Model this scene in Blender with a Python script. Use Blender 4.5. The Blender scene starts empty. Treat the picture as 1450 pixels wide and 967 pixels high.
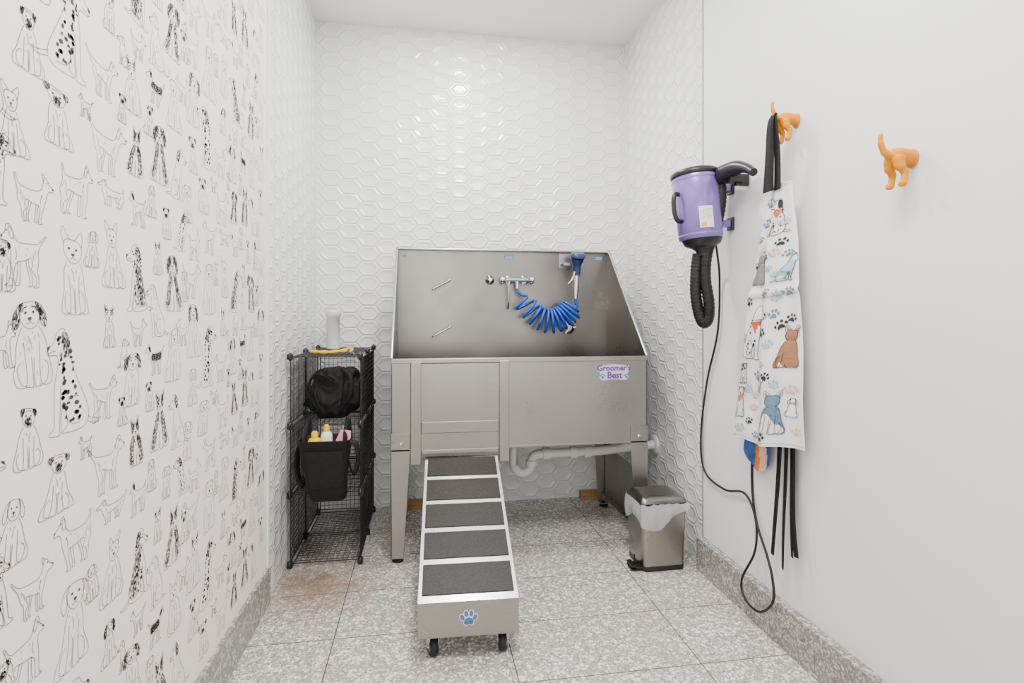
import bpy, bmesh, math, random
from mathutils import Vector, Matrix, noise
from mathutils.geometry import tessellate_polygon
random.seed(4)
COL = bpy.context.scene.collection
pi = math.pi

# ------------------------------------------------------------------ materials
def nt(name):
    m = bpy.data.materials.new(name); m.use_nodes = True
    t = m.node_tree; b = t.nodes['Principled BSDF']
    return m, t, b
def pbr(name, col, rough=.5, metal=0., var=.06, scale=30., bump=0., bscale=None, stretch=None, coat=0., spec=None, trans=0., alpha=1., sheen=0., rvar=0., wav=0.):
    m, t, b = nt(name)
    N = t.nodes; L = t.links
    tc = N.new('ShaderNodeTexCoord'); mp = N.new('ShaderNodeMapping')
    if stretch: mp.inputs['Scale'].default_value = stretch
    L.new(tc.outputs['Object'], mp.inputs['Vector'])
    no = N.new('ShaderNodeTexNoise'); no.inputs['Scale'].default_value = scale; no.inputs['Detail'].default_value = 4
    L.new(mp.outputs[0], no.inputs['Vector'])
    r = N.new('ShaderNodeValToRGB')
    a = [max(0, c*(1-var*1.6)) for c in col]; c2 = [min(1, c*(1+var*1.6)) for c in col]
    r.color_ramp.elements[0].position = .25; r.color_ramp.elements[0].color = (*a, 1)
    r.color_ramp.elements[1].position = .75; r.color_ramp.elements[1].color = (*c2, 1)
    L.new(no.outputs['Fac'], r.inputs[0]); L.new(r.outputs[0], b.inputs['Base Color'])
    b.inputs['Roughness'].default_value = rough; b.inputs['Metallic'].default_value = metal
    b.inputs['Coat Weight'].default_value = coat
    if spec is not None: b.inputs['Specular IOR Level'].default_value = spec
    b.inputs['Transmission Weight'].default_value = trans; b.inputs['Alpha'].default_value = alpha
    b.inputs['Sheen Weight'].default_value = sheen
    if rvar:
        n3 = N.new('ShaderNodeTexNoise'); n3.inputs['Scale'].default_value = 3.5; n3.inputs['Detail'].default_value = 5
        L.new(tc.outputs['Object'], n3.inputs['Vector'])
        mr = N.new('ShaderNodeMapRange'); L.new(n3.outputs['Fac'], mr.inputs[0]); mr.inputs[1].default_value = .3; mr.inputs[2].default_value = .7
        mr.inputs[3].default_value = rough-rvar; mr.inputs[4].default_value = rough+rvar; L.new(mr.outputs[0], b.inputs['Roughness'])
    last = None
    if wav:
        m2 = N.new('ShaderNodeMapping'); m2.inputs['Scale'].default_value = (1, 1, .35); L.new(tc.outputs['Object'], m2.inputs['Vector'])
        n6 = N.new('ShaderNodeTexNoise'); n6.inputs['Scale'].default_value = 3.5; n6.inputs['Detail'].default_value = 0; L.new(m2.outputs[0], n6.inputs['Vector'])
        last = N.new('ShaderNodeBump'); last.inputs['Strength'].default_value = 1; last.inputs['Distance'].default_value = wav
        L.new(n6.outputs['Fac'], last.inputs['Height']); L.new(last.outputs[0], b.inputs['Normal'])
    if bump:
        n2 = N.new('ShaderNodeTexNoise'); n2.inputs['Scale'].default_value = bscale or scale; n2.inputs['Detail'].default_value = 5
        L.new(mp.outputs[0], n2.inputs['Vector'])
        bp = N.new('ShaderNodeBump'); bp.inputs['Strength'].default_value = .6; bp.inputs['Distance'].default_value = bump
        if last: L.new(last.outputs[0], bp.inputs['Normal'])
        L.new(n2.outputs['Fac'], bp.inputs['Height']); L.new(bp.outputs[0], b.inputs['Normal'])
    return m

def hex_mat(name, axis):
    m, t, b = nt(name); N = t.nodes; L = t.links
    g = N.new('ShaderNodeNewGeometry'); sx = N.new('ShaderNodeSeparateXYZ'); L.new(g.outputs['Position'], sx.inputs[0])
    def ma(op, a, c=None):
        n = N.new('ShaderNodeMath'); n.operation = op
        for i, q in enumerate((a, c)):
            if q is None: continue
            if isinstance(q, (int, float)): n.inputs[i].default_value = q
            else: L.new(q, n.inputs[i])
        return n.outputs[0]
    def vm(op, a, c=None):
        n = N.new('ShaderNodeVectorMath'); n.operation = op
        for i, q in enumerate((a, c)):
            if q is None: continue
            if isinstance(q, tuple): n.inputs[i].default_value = q
            else: L.new(q, n.inputs[i])
        return n
    s = .088; e = 1.42
    pv = ma('ADD', ma('DIVIDE', sx.outputs[2], s), 100.3)
    ph = ma('ADD', ma('DIVIDE', sx.outputs[0 if axis == 'x' else 1], s*e), 173.2)
    cb = N.new('ShaderNodeCombineXYZ'); L.new(pv, cb.inputs[0]); L.new(ph, cb.inputs[1])
    r = (1., 1.7320508, 1.); h = (.5, .8660254, 0.)
    A = vm('MULTIPLY', vm('SUBTRACT', vm('MODULO', cb.outputs[0], r).outputs[0], h).outputs[0], (1, 1, 0)).outputs[0]
    Bv = vm('MULTIPLY', vm('SUBTRACT', vm('MODULO', vm('SUBTRACT', cb.outputs[0], h).outputs[0], r).outputs[0], h).outputs[0], (1, 1, 0)).outputs[0]
    la = vm('LENGTH', A).outputs['Value']; lb = vm('LENGTH', Bv).outputs['Value']
    mx = N.new('ShaderNodeMix'); mx.data_type = 'VECTOR'
    L.new(ma('LESS_THAN', la, lb), mx.inputs['Factor']); L.new(Bv, mx.inputs[4]); L.new(A, mx.inputs[5])
    G = vm('ABSOLUTE', mx.outputs[1]).outputs[0]
    gs = N.new('ShaderNodeSeparateXYZ'); L.new(G, gs.inputs[0])
    d = ma('MAXIMUM', gs.outputs[0], vm('DOT_PRODUCT', G, (.5, .8660254, 0)).outputs['Value'])
    ed = ma('SUBTRACT', 1., ma('MULTIPLY', d, 2.))
    cr = N.new('ShaderNodeValToRGB'); cr.color_ramp.interpolation = 'EASE'
    els = cr.color_ramp.elements
    els[0].position = 0; els[0].color = (0.40, 0.40, 0.40, 1); els[1].position = 1; els[1].color = (.28, .28, .28, 1)
    for p, v in ((.02, .42), (.15, 1), (.20, 1), (.50, .40), (.75, .28)):
        q = els.new(p); q.color = (v, v, v, 1)
    L.new(ed, cr.inputs[0])
    cid = vm('SUBTRACT', cb.outputs[0], mx.outputs[1]).outputs[0]
    wn = N.new('ShaderNodeTexNoise'); wn.inputs['Scale'].default_value = 3.7; wn.inputs['Detail'].default_value = 0; L.new(cid, wn.inputs['Vector'])
    ws = N.new('ShaderNodeSeparateColor'); L.new(wn.outputs['Color'], ws.inputs[0])
    ls = N.new('ShaderNodeSeparateXYZ'); L.new(mx.outputs[1], ls.inputs[0])
    tl_ = ma('ADD', ma('MULTIPLY', ls.outputs[0], ma('SUBTRACT', ws.outputs[0], .5)), ma('MULTIPLY', ls.outputs[1], ma('SUBTRACT', ws.outputs[1], .5)))
    bp = N.new('ShaderNodeBump'); bp.inputs['Strength'].default_value = 1; bp.inputs['Distance'].default_value = .0048
    L.new(ma('ADD', cr.outputs[0], ma('MULTIPLY', tl_, 3.2)), bp.inputs['Height'])
    no = N.new('ShaderNodeTexNoise'); no.inputs['Scale'].default_value = 3; L.new(g.outputs['Position'], no.inputs['Vector'])
    c2 = N.new('ShaderNodeValToRGB'); c2.color_ramp.elements[0].color = (.80, .81, .812, 1); c2.color_ramp.elements[1].color = (.85, .857, .857, 1)
    L.new(no.outputs['Fac'], c2.inputs[0]); L.new(c2.outputs[0], b.inputs['Base Color'])
    L.new(bp.outputs[0], b.inputs['Normal']); b.inputs['Roughness'].default_value = .18; b.inputs['Specular IOR Level'].default_value = .68
    return m

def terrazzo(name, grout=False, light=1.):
    m, t, b = nt(name); N = t.nodes; L = t.links
    g = N.new('ShaderNodeNewGeometry'); pos = g.outputs['Position']
    def mix(fac, a, c):
        n = N.new('ShaderNodeMix'); n.data_type = 'RGBA'
        for i, q in ((0, fac), (6, a), (7, c)):
            if isinstance(q, (int, float)): n.inputs[i].default_value = q
            elif isinstance(q, tuple): n.inputs[i].default_value = q
            else: L.new(q, n.inputs[i])
        return n.outputs[2]
    def ma(op, a, c=None):
        n = N.new('ShaderNodeMath'); n.operation = op
        for i, q in enumerate((a, c)):
            if q is None: continue
            if isinstance(q, (int, float)): n.inputs[i].default_value = q
            else: L.new(q, n.inputs[i])
        return n.outputs[0]
    def chips(scale, thr, gap):
        v = N.new('ShaderNodeTexVoronoi'); v.inputs['Scale'].default_value = scale; L.new(pos, v.inputs['Vector'])
        e = N.new('ShaderNodeTexVoronoi'); e.feature = 'DISTANCE_TO_EDGE'; e.inputs['Scale'].default_value = scale; L.new(pos, e.inputs['Vector'])
        s = N.new('ShaderNodeSeparateColor'); L.new(v.outputs['Color'], s.inputs[0])
        f = ma('MULTIPLY', ma('GREATER_THAN', s.outputs[0], thr), ma('GREATER_THAN', e.outputs['Distance'], gap))
        return f, s.outputs[1], s.outputs[2]
    k = light
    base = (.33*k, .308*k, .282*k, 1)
    f3, a3, _ = chips(240, .5, .06)
    col = mix(f3, base, (.51*k, .482*k, .448*k, 1))
    f2, a2, _ = chips(125, .54, .09)
    c2 = mix(ma('GREATER_THAN', a2, .25), (.24*k, .225*k, .21*k, 1), (.72*k, .698*k, .665*k, 1))
    col = mix(f2, col, c2)
    f1, a1, _ = chips(70, .67, .11)
    c1 = mix(ma('GREATER_THAN', a1, .12), (.34*k, .325*k, .31*k, 1), (.84*k, .82*k, .79*k, 1))
    col = mix(f1, col, c1)
    if grout:
        sp = N.new('ShaderNodeSeparateXYZ'); L.new(pos, sp.inputs[0])
        def line(o, off, w):
            q = ma('DIVIDE', ma('ADD', o, off), w); fr = ma('FRACT', ma('ADD', q, 50.5))
            return ma('LESS_THAN', ma('ABSOLUTE', ma('SUBTRACT', fr, .5)), .0018/w)
        ln = ma('MAXIMUM', line(sp.outputs[0], .315, .61), line(sp.outputs[1], -2.03, .335))
        dv = N.new('ShaderNodeVectorMath'); dv.operation = 'DISTANCE'; L.new(pos, dv.inputs[0]); dv.inputs[1].default_value = (-.44, 2.44, 0)
        no = N.new('ShaderNodeTexNoise'); no.inputs['Scale'].default_value = 13; no.inputs['Detail'].default_value = 8; no.inputs['Roughness'].default_value = .7; L.new(pos, no.inputs['Vector'])
        st = N.new('ShaderNodeMapRange'); L.new(ma('ADD', dv.outputs['Value'], ma('MULTIPLY', no.outputs['Fac'], .5)), st.inputs[0])
        st.inputs[1].default_value = .60; st.inputs[2].default_value = .28; st.inputs[3].default_value = 0; st.inputs[4].default_value = .85
        col = mix(st.outputs[0], col, (.22, .13, .07, 1))
        n5 = N.new('ShaderNodeTexNoise'); n5.inputs['Scale'].default_value = 2.2; n5.inputs['Detail'].default_value = 6; L.new(pos, n5.inputs['Vector'])
        s5 = N.new('ShaderNodeMapRange'); L.new(n5.outputs['Fac'], s5.inputs[0]); s5.inputs[1].default_value = .45; s5.inputs[2].default_value = .75; s5.inputs[3].default_value = 0; s5.inputs[4].default_value = .3
        col = mix(s5.outputs[0], col, (.42, .35, .27, 1))
        col = mix(ln, col, (.08, .065, .05, 1))
    L.new(col, b.inputs['Base Color']); b.inputs['Roughness'].default_value = .25
    return m

M_paint = pbr('painted_wall', (.79, .80, .808), .5, var=.01, scale=3)
M_paper = pbr('wallpaper', (.89, .812, .76), .7, var=.012, scale=4, bump=.0006, bscale=60)
M_ink = pbr('wallpaper_ink', (.055, .05, .05), .8, var=.2, scale=90)
M_inkd = pbr('wallpaper_hatching', (.035, .032, .032), .8, var=.5, scale=260)
M_ceil = pbr('ceiling_paint', (.90, .90, .895), .7, var=.01, scale=3)
M_hx = hex_mat('hex_tile_back', 'x'); M_hy = hex_mat('hex_tile_side', 'y')
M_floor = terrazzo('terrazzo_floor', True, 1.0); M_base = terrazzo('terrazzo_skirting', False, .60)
M_steel = pbr('brushed_steel', (.325, .308, .286), .30, 1, var=.04, scale=40, stretch=(1, 1, 14), bump=.0002, bscale=120, rvar=.05, wav=.010)
M_steelin = pbr('brushed_steel_inner', (.235, .221, .204), .31, 1, var=.10, scale=2.2, rvar=.07, wav=.010)  # darker copy of the brushed steel; shade inside the tub put into the colour
M_steelL = pbr('polished_steel_edge', (.60, .59, .57), .25, 1, var=.03)
M_deck = pbr('ramp_deck_steel', (.64, .635, .62), .26, 1, var=.03)  # lighter than the ramp front; the bright reflection on top is in the colour
M_chrome = pbr('chrome', (.68, .68, .68), .10, 1, var=.02)
M_grip = pbr('grip_mat', (.013, .0105, .009), .45, var=.6, scale=150, bump=.0006, bscale=400, spec=.35)
M_black = pbr('black_plastic', (.008, .008, .009), .35, var=.1)
M_rubber = pbr('black_rubber', (.008, .008, .008), .45, var=.15, spec=.35)
M_fabric = pbr('black_fabric', (.005, .005, .0055), .7, var=.3, scale=60, bump=.0015, bscale=40, spec=.3)
M_wire = pbr('black_wire', (.008, .008, .008), .35, var=.1)
M_blue = pbr('blue_hose', (.004, .06, .45), .22, var=.1)
M_bluep = pbr('blue_plastic', (.015, .03, .11), .35, var=.1)
M_pvc = pbr('grey_pvc', (.68, .68, .67), .35, var=.04)
M_white = pbr('white_plastic', (.82, .82, .80), .35, var=.02)
M_purple = pbr('purple_enamel', (.20, .138, .44), .28, .3, var=.06, coat=.4)
M_orange = pbr('orange_plastic', (.70, .245, .0), .38, var=.04, spec=.25)
M_yellow = pbr('yellow_plastic', (.78, .46, .0), .45, var=.06, spec=.3)
M_pink = pbr('pink_packet', (.80, .22, .42), .4, var=.2)
M_cream = pbr('cream_label', (.8, .78, .6), .5, var=.04)
M_wood = pbr('raw_timber', (.46, .25, .11), .7, var=.2, scale=14, stretch=(1, 8, 8))
M_bag = pbr('clear_film', (.80, .81, .82), .22, var=.03, alpha=.42, bump=.003, bscale=18)
M_cloth = pbr('apron_cotton', (.76, .765, .76), .85, var=.04, scale=12, bump=.0012, bscale=12)
M_red = pbr('print_red', (.65, .06, .03), .8); M_pb = pbr('print_blue_grey', (.13, .22, .31), .8, var=.1)
M_pp = pbr('print_pink', (.74, .42, .36), .8); M_pk = pbr('print_black', (.02, .02, .025), .8)
M_br = pbr('print_brown', (.30, .14, .07), .8); M_lb = pbr('print_pale_blue', (.33, .48, .57), .8)
M_gr = pbr('print_grey', (.23, .22, .23), .8); M_wh = pbr('print_white', (.80, .80, .80), .8); M_or = pbr('print_orange', (.75, .2, .02), .8)
M_navy = pbr('cloth_blue', (.03, .10, .32), .85, var=.25, scale=30)
M_lilac = pbr('logo_violet', (.14, .055, .30), .4, var=.02); M_sky = pbr('sticker_blue', (.02, .22, .42), .4, var=.02)
M_lback = pbr('logo_backing', (.62, .60, .66), .4, var=.02)
M_gtrim = pbr('grey_trim', (.36, .38, .40), .4, var=.02)
M_plabel = pbr('paper_label', (.8, .8, .78), .5, var=.02)

# ------------------------------------------------------------------ builder
class B:
    def __init__(s): s.v = []; s.f = []; s.m = []; s.s = []
    def add(s, vs, fs, mat=0, smooth=False, M=None):
        o = len(s.v)
        for p in vs:
            p = Vector(p); s.v.append(M @ p if M else p)
        for f in fs: s.f.append([i+o for i in f]); s.m.append(mat); s.s.append(smooth)
    def box(s, x0, x1, y0, y1, z0, z1, mat=0, M=None):
        vs = [(x, y, z) for x in (x0, x1) for y in (y0, y1) for z in (z0, z1)]
        s.add(vs, [(0, 1, 3, 2), (4, 6, 7, 5), (0, 4, 5, 1), (2, 3, 7, 6), (0, 2, 6, 4), (1, 5, 7, 3)], mat, False, M)
    def tube(s, pts, r, n=10, mat=0, closed=False, M=None, flat=1., cap=True):
        pts = [Vector(p) for p in pts]; k = len(pts)
        rs = r if isinstance(r, (list, tuple)) else [r]*k
        if len(rs) < k: rs = list(rs)+[rs[-1]]*(k-len(rs))
        tg = []
        for i in range(k):
            if closed: d = pts[(i+1) % k]-pts[i-1]
            else: d = pts[min(i+1, k-1)]-pts[max(i-1, 0)]
            tg.append(d.normalized() if d.length > 1e-9 else Vector((0, 0, 1)))
        u = tg[0].orthogonal().normalized()
        vs = []
        for i in range(k):
            u = (u-tg[i]*u.dot(tg[i]))
            u = u.normalized() if u.length > 1e-6 else tg[i].orthogonal().normalized()
            w = tg[i].cross(u)
            for j in range(n):
                a = 2*pi*j/n
                vs.append(pts[i]+(u*math.cos(a)+w*math.sin(a)*flat)*rs[i])
        fs = []
        for i in range(k if closed else k-1):
            a = i*n; c = ((i+1) % k)*n
            for j in range(n): fs.append((a+j, a+(j+1) % n, c+(j+1) % n, c+j))
        s.add(vs, fs, mat, n > 5, M)
        if cap and not closed:
            s.add(vs[:n], [list(range(n))[::-1]], mat, False, M); s.add(vs[-n:], [list(range(n))], mat, False, M)
    def rod(s, p, q, r, r2=None, n=14, mat=0, M=None): s.tube([p, q], [r, r if r2 is None else r2], n, mat, M=M)
    def lathe(s, prof, M=None, n=28, mat=0, capb=True, capt=True):
        vs = []; k = len(prof)
        for r, z in prof:
            for j in range(n):
                a = 2*pi*j/n; vs.append((r*math.cos(a), r*math.sin(a), z))
        fs = [(i*n+j, i*n+(j+1) % n, (i+1)*n+(j+1) % n, (i+1)*n+j) for i in range(k-1) for j in range(n)]
        s.add(vs, fs, mat, True, M)
        if capb: s.add(vs[:n], [list(range(n))[::-1]], mat, False, M)
        if capt: s.add(vs[-n:], [list(range(n))], mat, False, M)
    def rrect(s, secs, mat=0, M=None, capb=True, capt=True, q=5):
        vs = []; n = 4*(q+1)
        for z, hx, hy, r, cx, cy in secs:
            for c, (sx, sy) in enumerate(((1, 1), (-1, 1), (-1, -1), (1, -1))):
                for j in range(q+1):
                    a = (c+j/q)*pi/2
                    vs.append((cx+sx*(hx-r)+r*math.cos(a), cy+sy*(hy-r)+r*math.sin(a), z))
        fs = [(i*n+j, i*n+(j+1) % n, (i+1)*n+(j+1) % n, (i+1)*n+j) for i in range(len(secs)-1) for j in range(n)]
        s.add(vs, fs, mat, True, M)
        if capb: s.add(vs[:n], [list(range(n))[::-1]], mat, False, M)
        if capt: s.add(vs[-n:], [list(range(n))], mat, False, M)
    def prism(s, poly, axis, a0, a1, mat=0, M=None):
        def mk(p, a): return {'x': (a, p[0], p[1]), 'y': (p[0], a, p[1]), 'z': (p[0], p[1], a)}[axis]
        n = len(poly); vs = [mk(p, a0) for p in poly]+[mk(p, a1) for p in poly]
        fs = [list(range(n)), list(range(n, 2*n))[::-1]]+[(i, (i+1) % n, n+(i+1) % n, n+i) for i in range(n)]
        s.add(vs, fs, mat, False, M)
    def sphere(s, c, r, mat=0, M=None, sc=(1, 1, 1), n=16):
        prof = [(max(1e-4, math.sin(pi*i/n)), -math.cos(pi*i/n)) for i in range(n+1)]
        T = Matrix.Translation(c) @ Matrix.Diagonal((r*sc[0], r*sc[1], r*sc[2], 1))
        if M: T = M @ T
        s.lathe(prof, T, n*2 if n < 14 else 24, mat, False, False)
    def text(s, body, size, M, mat=0, extrude=.0006, offset=0.):
        cu = bpy.data.curves.new('t', 'FONT'); cu.body = body; cu.size = size; cu.extrude = extrude; cu.offset = offset
        cu.align_x = 'CENTER'; cu.align_y = 'CENTER'; cu.resolution_u = 3
        ob = bpy.data.objects.new('t', cu); COL.objects.link(ob); bpy.context.view_layer.update()
        me = bpy.data.meshes.new_from_object(ob.evaluated_get(bpy.context.evaluated_depsgraph_get()))
        s.add([v.co.copy() for v in me.vertices], [list(p.vertices) for p in me.polygons], mat, False, M)
        bpy.data.objects.remove(ob); bpy.data.curves.remove(cu); bpy.data.meshes.remove(me)
    def obj(s, name, mats, parent=None, loc=(0, 0, 0), bevel=0., label=None, cat=None, group=None, kind=None, norm=True):
        base = Vector(loc)
        if parent is not None:
            base = Vector(parent['wbase']) if 'wbase' in parent else Vector((0, 0, 0))
        me = bpy.data.meshes.new(name)
        me.from_pydata([tuple(v-base) for v in s.v], [], s.f)
        for m in mats: me.materials.append(m)
        me.polygons.foreach_set('material_index', s.m); me.polygons.foreach_set('use_smooth', s.s)
        me.update()
        if norm and len(s.f) < 60000:
            bm = bmesh.new(); bm.from_mesh(me); bmesh.ops.recalc_face_normals(bm, faces=bm.faces); bm.to_mesh(me); bm.free()
        ob = bpy.data.objects.new(name, me); COL.objects.link(ob)
        ob['wbase'] = tuple(base)
        if parent is not None: ob.parent = parent
        else: ob.location = base
        if bevel:
            md = ob.modifiers.new('bevel', 'BEVEL'); md.width = bevel; md.segments = 2; md.limit_method = 'ANGLE'
        tag(ob, label, cat, group, kind)
        return ob
def tag(ob, label=None, cat=None, group=None, kind=None):
    if label: ob['label'] = label
    if cat: ob['category'] = cat
    if group: ob['group'] = group
    if kind: ob['kind'] = kind
def empty(name, loc, label, cat, group=None):
    e = bpy.data.objects.new(name, None); e.empty_display_size = .05; COL.objects.link(e); e.location = loc; e['wbase'] = tuple(loc)
    tag(e, label, cat, group); return e
def smooth(pts, k=4, closed=False):
    P = [Vector(p) for p in pts]; n = len(P); out = []
    rng = n if closed else n-1
    for i in range(rng):
        if closed: a, b, c, d = P[i-1], P[i], P[(i+1) % n], P[(i+2) % n]
        else: a, b, c, d = P[max(i-1, 0)], P[i], P[i+1], P[min(i+2, n-1)]
        for j in range(k):
            t = j/k
            out.append(.5*((2*b)+(c-a)*t+(2*a-5*b+4*c-d)*t*t+(3*b-a-3*c+d)*t**3))
    if not closed: out.append(P[-1])
    return out

# ------------------------------------------------------------------ 2D art (line drawings) mapped on a surface
class Art:
    def __init__(s, b, fn): s.b = b; s.fn = fn; s.T = lambda x, y: (x, y); s.hatchy = False
    def line(s, pts, w, mat, closed=False, k=3):
        P = smooth([(p[0], p[1], 0) for p in pts], k, closed)
        P = [Vector((*s.T(p.x, p.y), 0)) for p in P]; n = len(P)
        vs = []
        for i in range(n):
            d = (P[(i+1) % n]-P[i-1]) if closed else (P[min(i+1, n-1)]-P[max(i-1, 0)])
            d = d.normalized() if d.length > 1e-9 else Vector((1, 0, 0))
            q = Vector((-d.y, d.x, 0))*w/2
            for sg in (1, -1):
                c = P[i]+q*sg; vs.append(s.fn(c.x, c.y, 2))
        m = n if closed else n-1
        s.b.add(vs, [(2*i, 2*i+1, 2*((i+1) % n)+1, 2*((i+1) % n)) for i in range(m)], mat)
    def fill(s, pts, mat, k=3, lay=1):
        P = smooth([(p[0], p[1], 0) for p in pts], k, True) if k > 1 else [Vector((p[0], p[1], 0)) for p in pts]
        P = [Vector((*s.T(p.x, p.y), 0)) for p in P]
        tr = tessellate_polygon([P])
        s.b.add([s.fn(p.x, p.y, lay) for p in P], [list(t) for t in tr], mat)
    def shade(s, poly, mat, w, rnd, dens=3000):
        if not s.hatchy: s.fill(poly, mat, 2); return
        P = [(p.x, p.y) for p in smooth([(p[0], p[1], 0) for p in poly], 2, True)]
        xs = [p[0] for p in P]; ys = [p[1] for p in P]
        n = int(dens*(max(xs)-min(xs))*(max(ys)-min(ys)))
        for _ in range(n):
            x = rnd.uniform(min(xs), max(xs)); y = rnd.uniform(min(ys), max(ys)); ins = False; j = len(P)-1
            for i in range(len(P)):
                if (P[i][1] > y) != (P[j][1] > y) and x < (P[j][0]-P[i][0])*(y-P[i][1])/(P[j][1]-P[i][1])+P[i][0]: ins = not ins
                j = i
            if ins: s.line([(x, y+.018), (x+rnd.uniform(-.014, .014), y-.018)], w, mat, k=1)
    def dot(s, x, y, r, mat, ry=None, lay=1.5, n=8):
        s.fill([(x+r*math.cos(2*pi*i/n), y+(ry or r)*math.sin(2*pi*i/n)) for i in range(n)], mat, 1, lay)

SIDE = [(.30, .81), (.29, .755), (.17, .735), (.15, .66), (.17, .5), (.16, .3), (.15, .08), (.205, .03), (.19, 0), (.09, 0), (.08, .12), (.06, .3), (.03, .2), (.01, .07), (.06, .03), (.05, 0), (-.15, 0), (-.23, .09), (-.21, .26), (-.13, .47), (-.06, .63), (-.02, .8), (.02, .93), (.09, .985), (.17, .95), (.21, .87)]
STAND = [(.52, .78), (.50, .72), (.38, .70), (.33, .6), (.31, .45), (.28, .28), (.27, .06), (.33, .01), (.30, 0), (.20, 0), (.20, .12), (.18, .36), (0, .40), (-.17, .45), (-.21, .36), (-.17, .27), (-.26, .17), (-.25, .04), (-.19, .0), (-.30, 0), (-.32, .17), (-.31, .28), (-.37, .42), (-.37, .62), (-.48, .86), (-.45, .88), (-.32, .71), (0, .68), (.18, .72), (.25, .86), (.30, .98), (.37, .97), (.41, .86)]
def dog(A, kind, w, ink, dark, ear='flop', body=None, spots=0, patch=0, fillc=None, lw=1., fur=0, seed=0):
    w = w*lw
    rf = random.Random(seed+1)
    if kind == 'front':
        torso = [(-.10, .70), (-.16, .55), (-.20, .32), (-.26, .14), (-.25, .02), (-.14, 0), (.14, 0), (.25, .02), (.26, .14), (.20, .32), (.16, .55), (.10, .70)]
        head = [(0, .985), (-.09, .975), (-.13, .90), (-.125, .80), (-.075, .71), (0, .675), (.075, .71), (.125, .80), (.13, .90), (.09, .975)]
        if fillc is not None:
            A.fill(torso, fillc, 2, .5); A.fill(head, fillc, 2, .7)
        if body == 'dark':
            for sg in (-1, 1):
                A.shade([(sg*.1, .7), (sg*.17, .5), (sg*.21, .25), (sg*.23, .08), (sg*.12, .07), (sg*.08, .36), (sg*.04, .52), (sg*.03, .66)], dark, w, rf)
                A.shade([(sg*.12, .92), (sg*.12, .8), (sg*.07, .78), (sg*.035, .86), (sg*.02, .96), (sg*.07, .97)], dark, w, rf)
        A.line(torso[:6], w, ink); A.line(torso[6:], w, ink); A.line(head, w, ink, True)
        for sg in (-1, 1):
            A.line([(sg*.09, .52), (sg*.085, .25), (sg*.10, .05), (sg*.13, .01), (sg*.06, 0), (sg*.01, .02), (sg*.015, .35)], w, ink)
            A.line([(sg*.14, .30), (sg*.20, .22), (sg*.19, .06), (sg*.12, .01)], w, ink)
            A.line([(sg*.085, .03), (sg*.08, .0)], w, ink)
            if ear == 'flop':
                E = [(sg*.085, .975), (sg*.16, .93), (sg*.215, .80), (sg*.19, .68), (sg*.135, .72), (sg*.12, .87)]
                if patch: A.shade(E, dark, w*1.2, rf, 3400)
                A.line(E, w, ink, True)
            elif ear == 'point':
                E = [(sg*.125, .90), (sg*.16, 1.02), (sg*.145, 1.12), (sg*.09, 1.06), (sg*.03, .975)]
                if patch: A.fill([(sg*.12, .93), (sg*.145, 1.08), (sg*.06, .98)], dark, 1)
                A.line(E, w, ink)
            else:
                E = [(sg*.09, .975), (sg*.17, .96), (sg*.165, .87), (sg*.12, .88)]
                A.shade(E, dark, w, rf, 3400); A.line(E, w, ink, True)
            A.dot(sg*.052, .865, .017, ink)
            if patch: A.line([(sg*.03, .93), (sg*.08, .92), (sg*.10, .87)], w*2, dark)
        if ear == 'pug':
            A.shade([(-.07, .80), (-.05, .72), (0, .70), (.05, .72), (.07, .80), (0, .84)], dark, w*1.2, rf, 3400)
            A.line([(-.06, .93), (0, .95), (.06, .93)], w, ink)
        A.fill([(-.03, .80), (0, .765), (.03, .80), (0, .81)], ink, 2)
        A.line([(-.05, .745), (-.02, .735), (0, .765), (.02, .735), (.05, .745)], w, ink)
        A.line([(-.04, .60), (-.01, .52), (.0, .44)], w, ink); A.line([(.05, .6), (.03, .54)], w, ink)
        for i in range(fur):
            y = rf.uniform(.08, .66); x = rf.uniform(-1, 1)*(.22-.18*y)
            A.line([(x, y), (x+rf.uniform(-.015, .015), y-rf.uniform(.03, .055))], w*.8, ink, k=1)
        if spots:
            rnd = random.Random(3)
            for i in range(spots): A.dot(rnd.uniform(-.14, .14), rnd.uniform(.1, .62), rnd.uniform(.012, .028), dark)
    else:
        P = SIDE if kind == 'side' else STAND
        if fillc is not None: A.fill(P, fillc, 2, .5)
        A.line(P, w, ink, True)
        if kind == 'side':
            if body == 'dark': A.shade([(-.05, .62), (-.13, .45), (-.2, .25), (-.2, .08), (-.05, .1), (.02, .35), (.08, .6), (.05, .72)], dark, w, rf)
            E = [(.07, .95), (0, .88), (-.02, .76), (.04, .72), (.08, .82), (.10, .92)]
            if patch: A.shade(E, dark, w*1.2, rf, 3400)
            if ear == 'point': A.line([(.02, .92), (.0, 1.08), (.10, .98)], w, ink)
            else: A.line(E, w, ink, True)
            A.dot(.16, .885, .014, ink); A.fill([(.27, .85), (.31, .83), (.295, .79), (.27, .82)], ink, 1)
            A.line([(.29, .77), (.23, .785), (.19, .78)], w, ink)
            A.line([(-.13, .06), (-.02, .08), (.03, .2), (-.02, .33), (-.12, .33)], w, ink)
            A.line([(-.22, .05), (-.32, .01), (-.39, .05), (-.33, .05), (-.22, .10)], w, ink)
            A.line([(.1, .45), (.09, .2), (.10, .02)], w, ink)
            for i in range(fur):
                y = rf.uniform(.12, .66); x = -.10+.2*y+rf.uniform(-.09, .09)
                A.line([(x, y), (x+rf.uniform(-.02, .005), y-rf.uniform(.03, .055))], w*.8, ink, k=1)
            rnd = random.Random(5)
            for i in range(spots):
                y = rnd.uniform(.1, .9); c = -.08+.16*y; x = c+rnd.uniform(-.10, .10)
                A.dot(x, y, rnd.uniform(.012, .03), dark, rnd.uniform(.012, .026), n=6)
        else:
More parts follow.
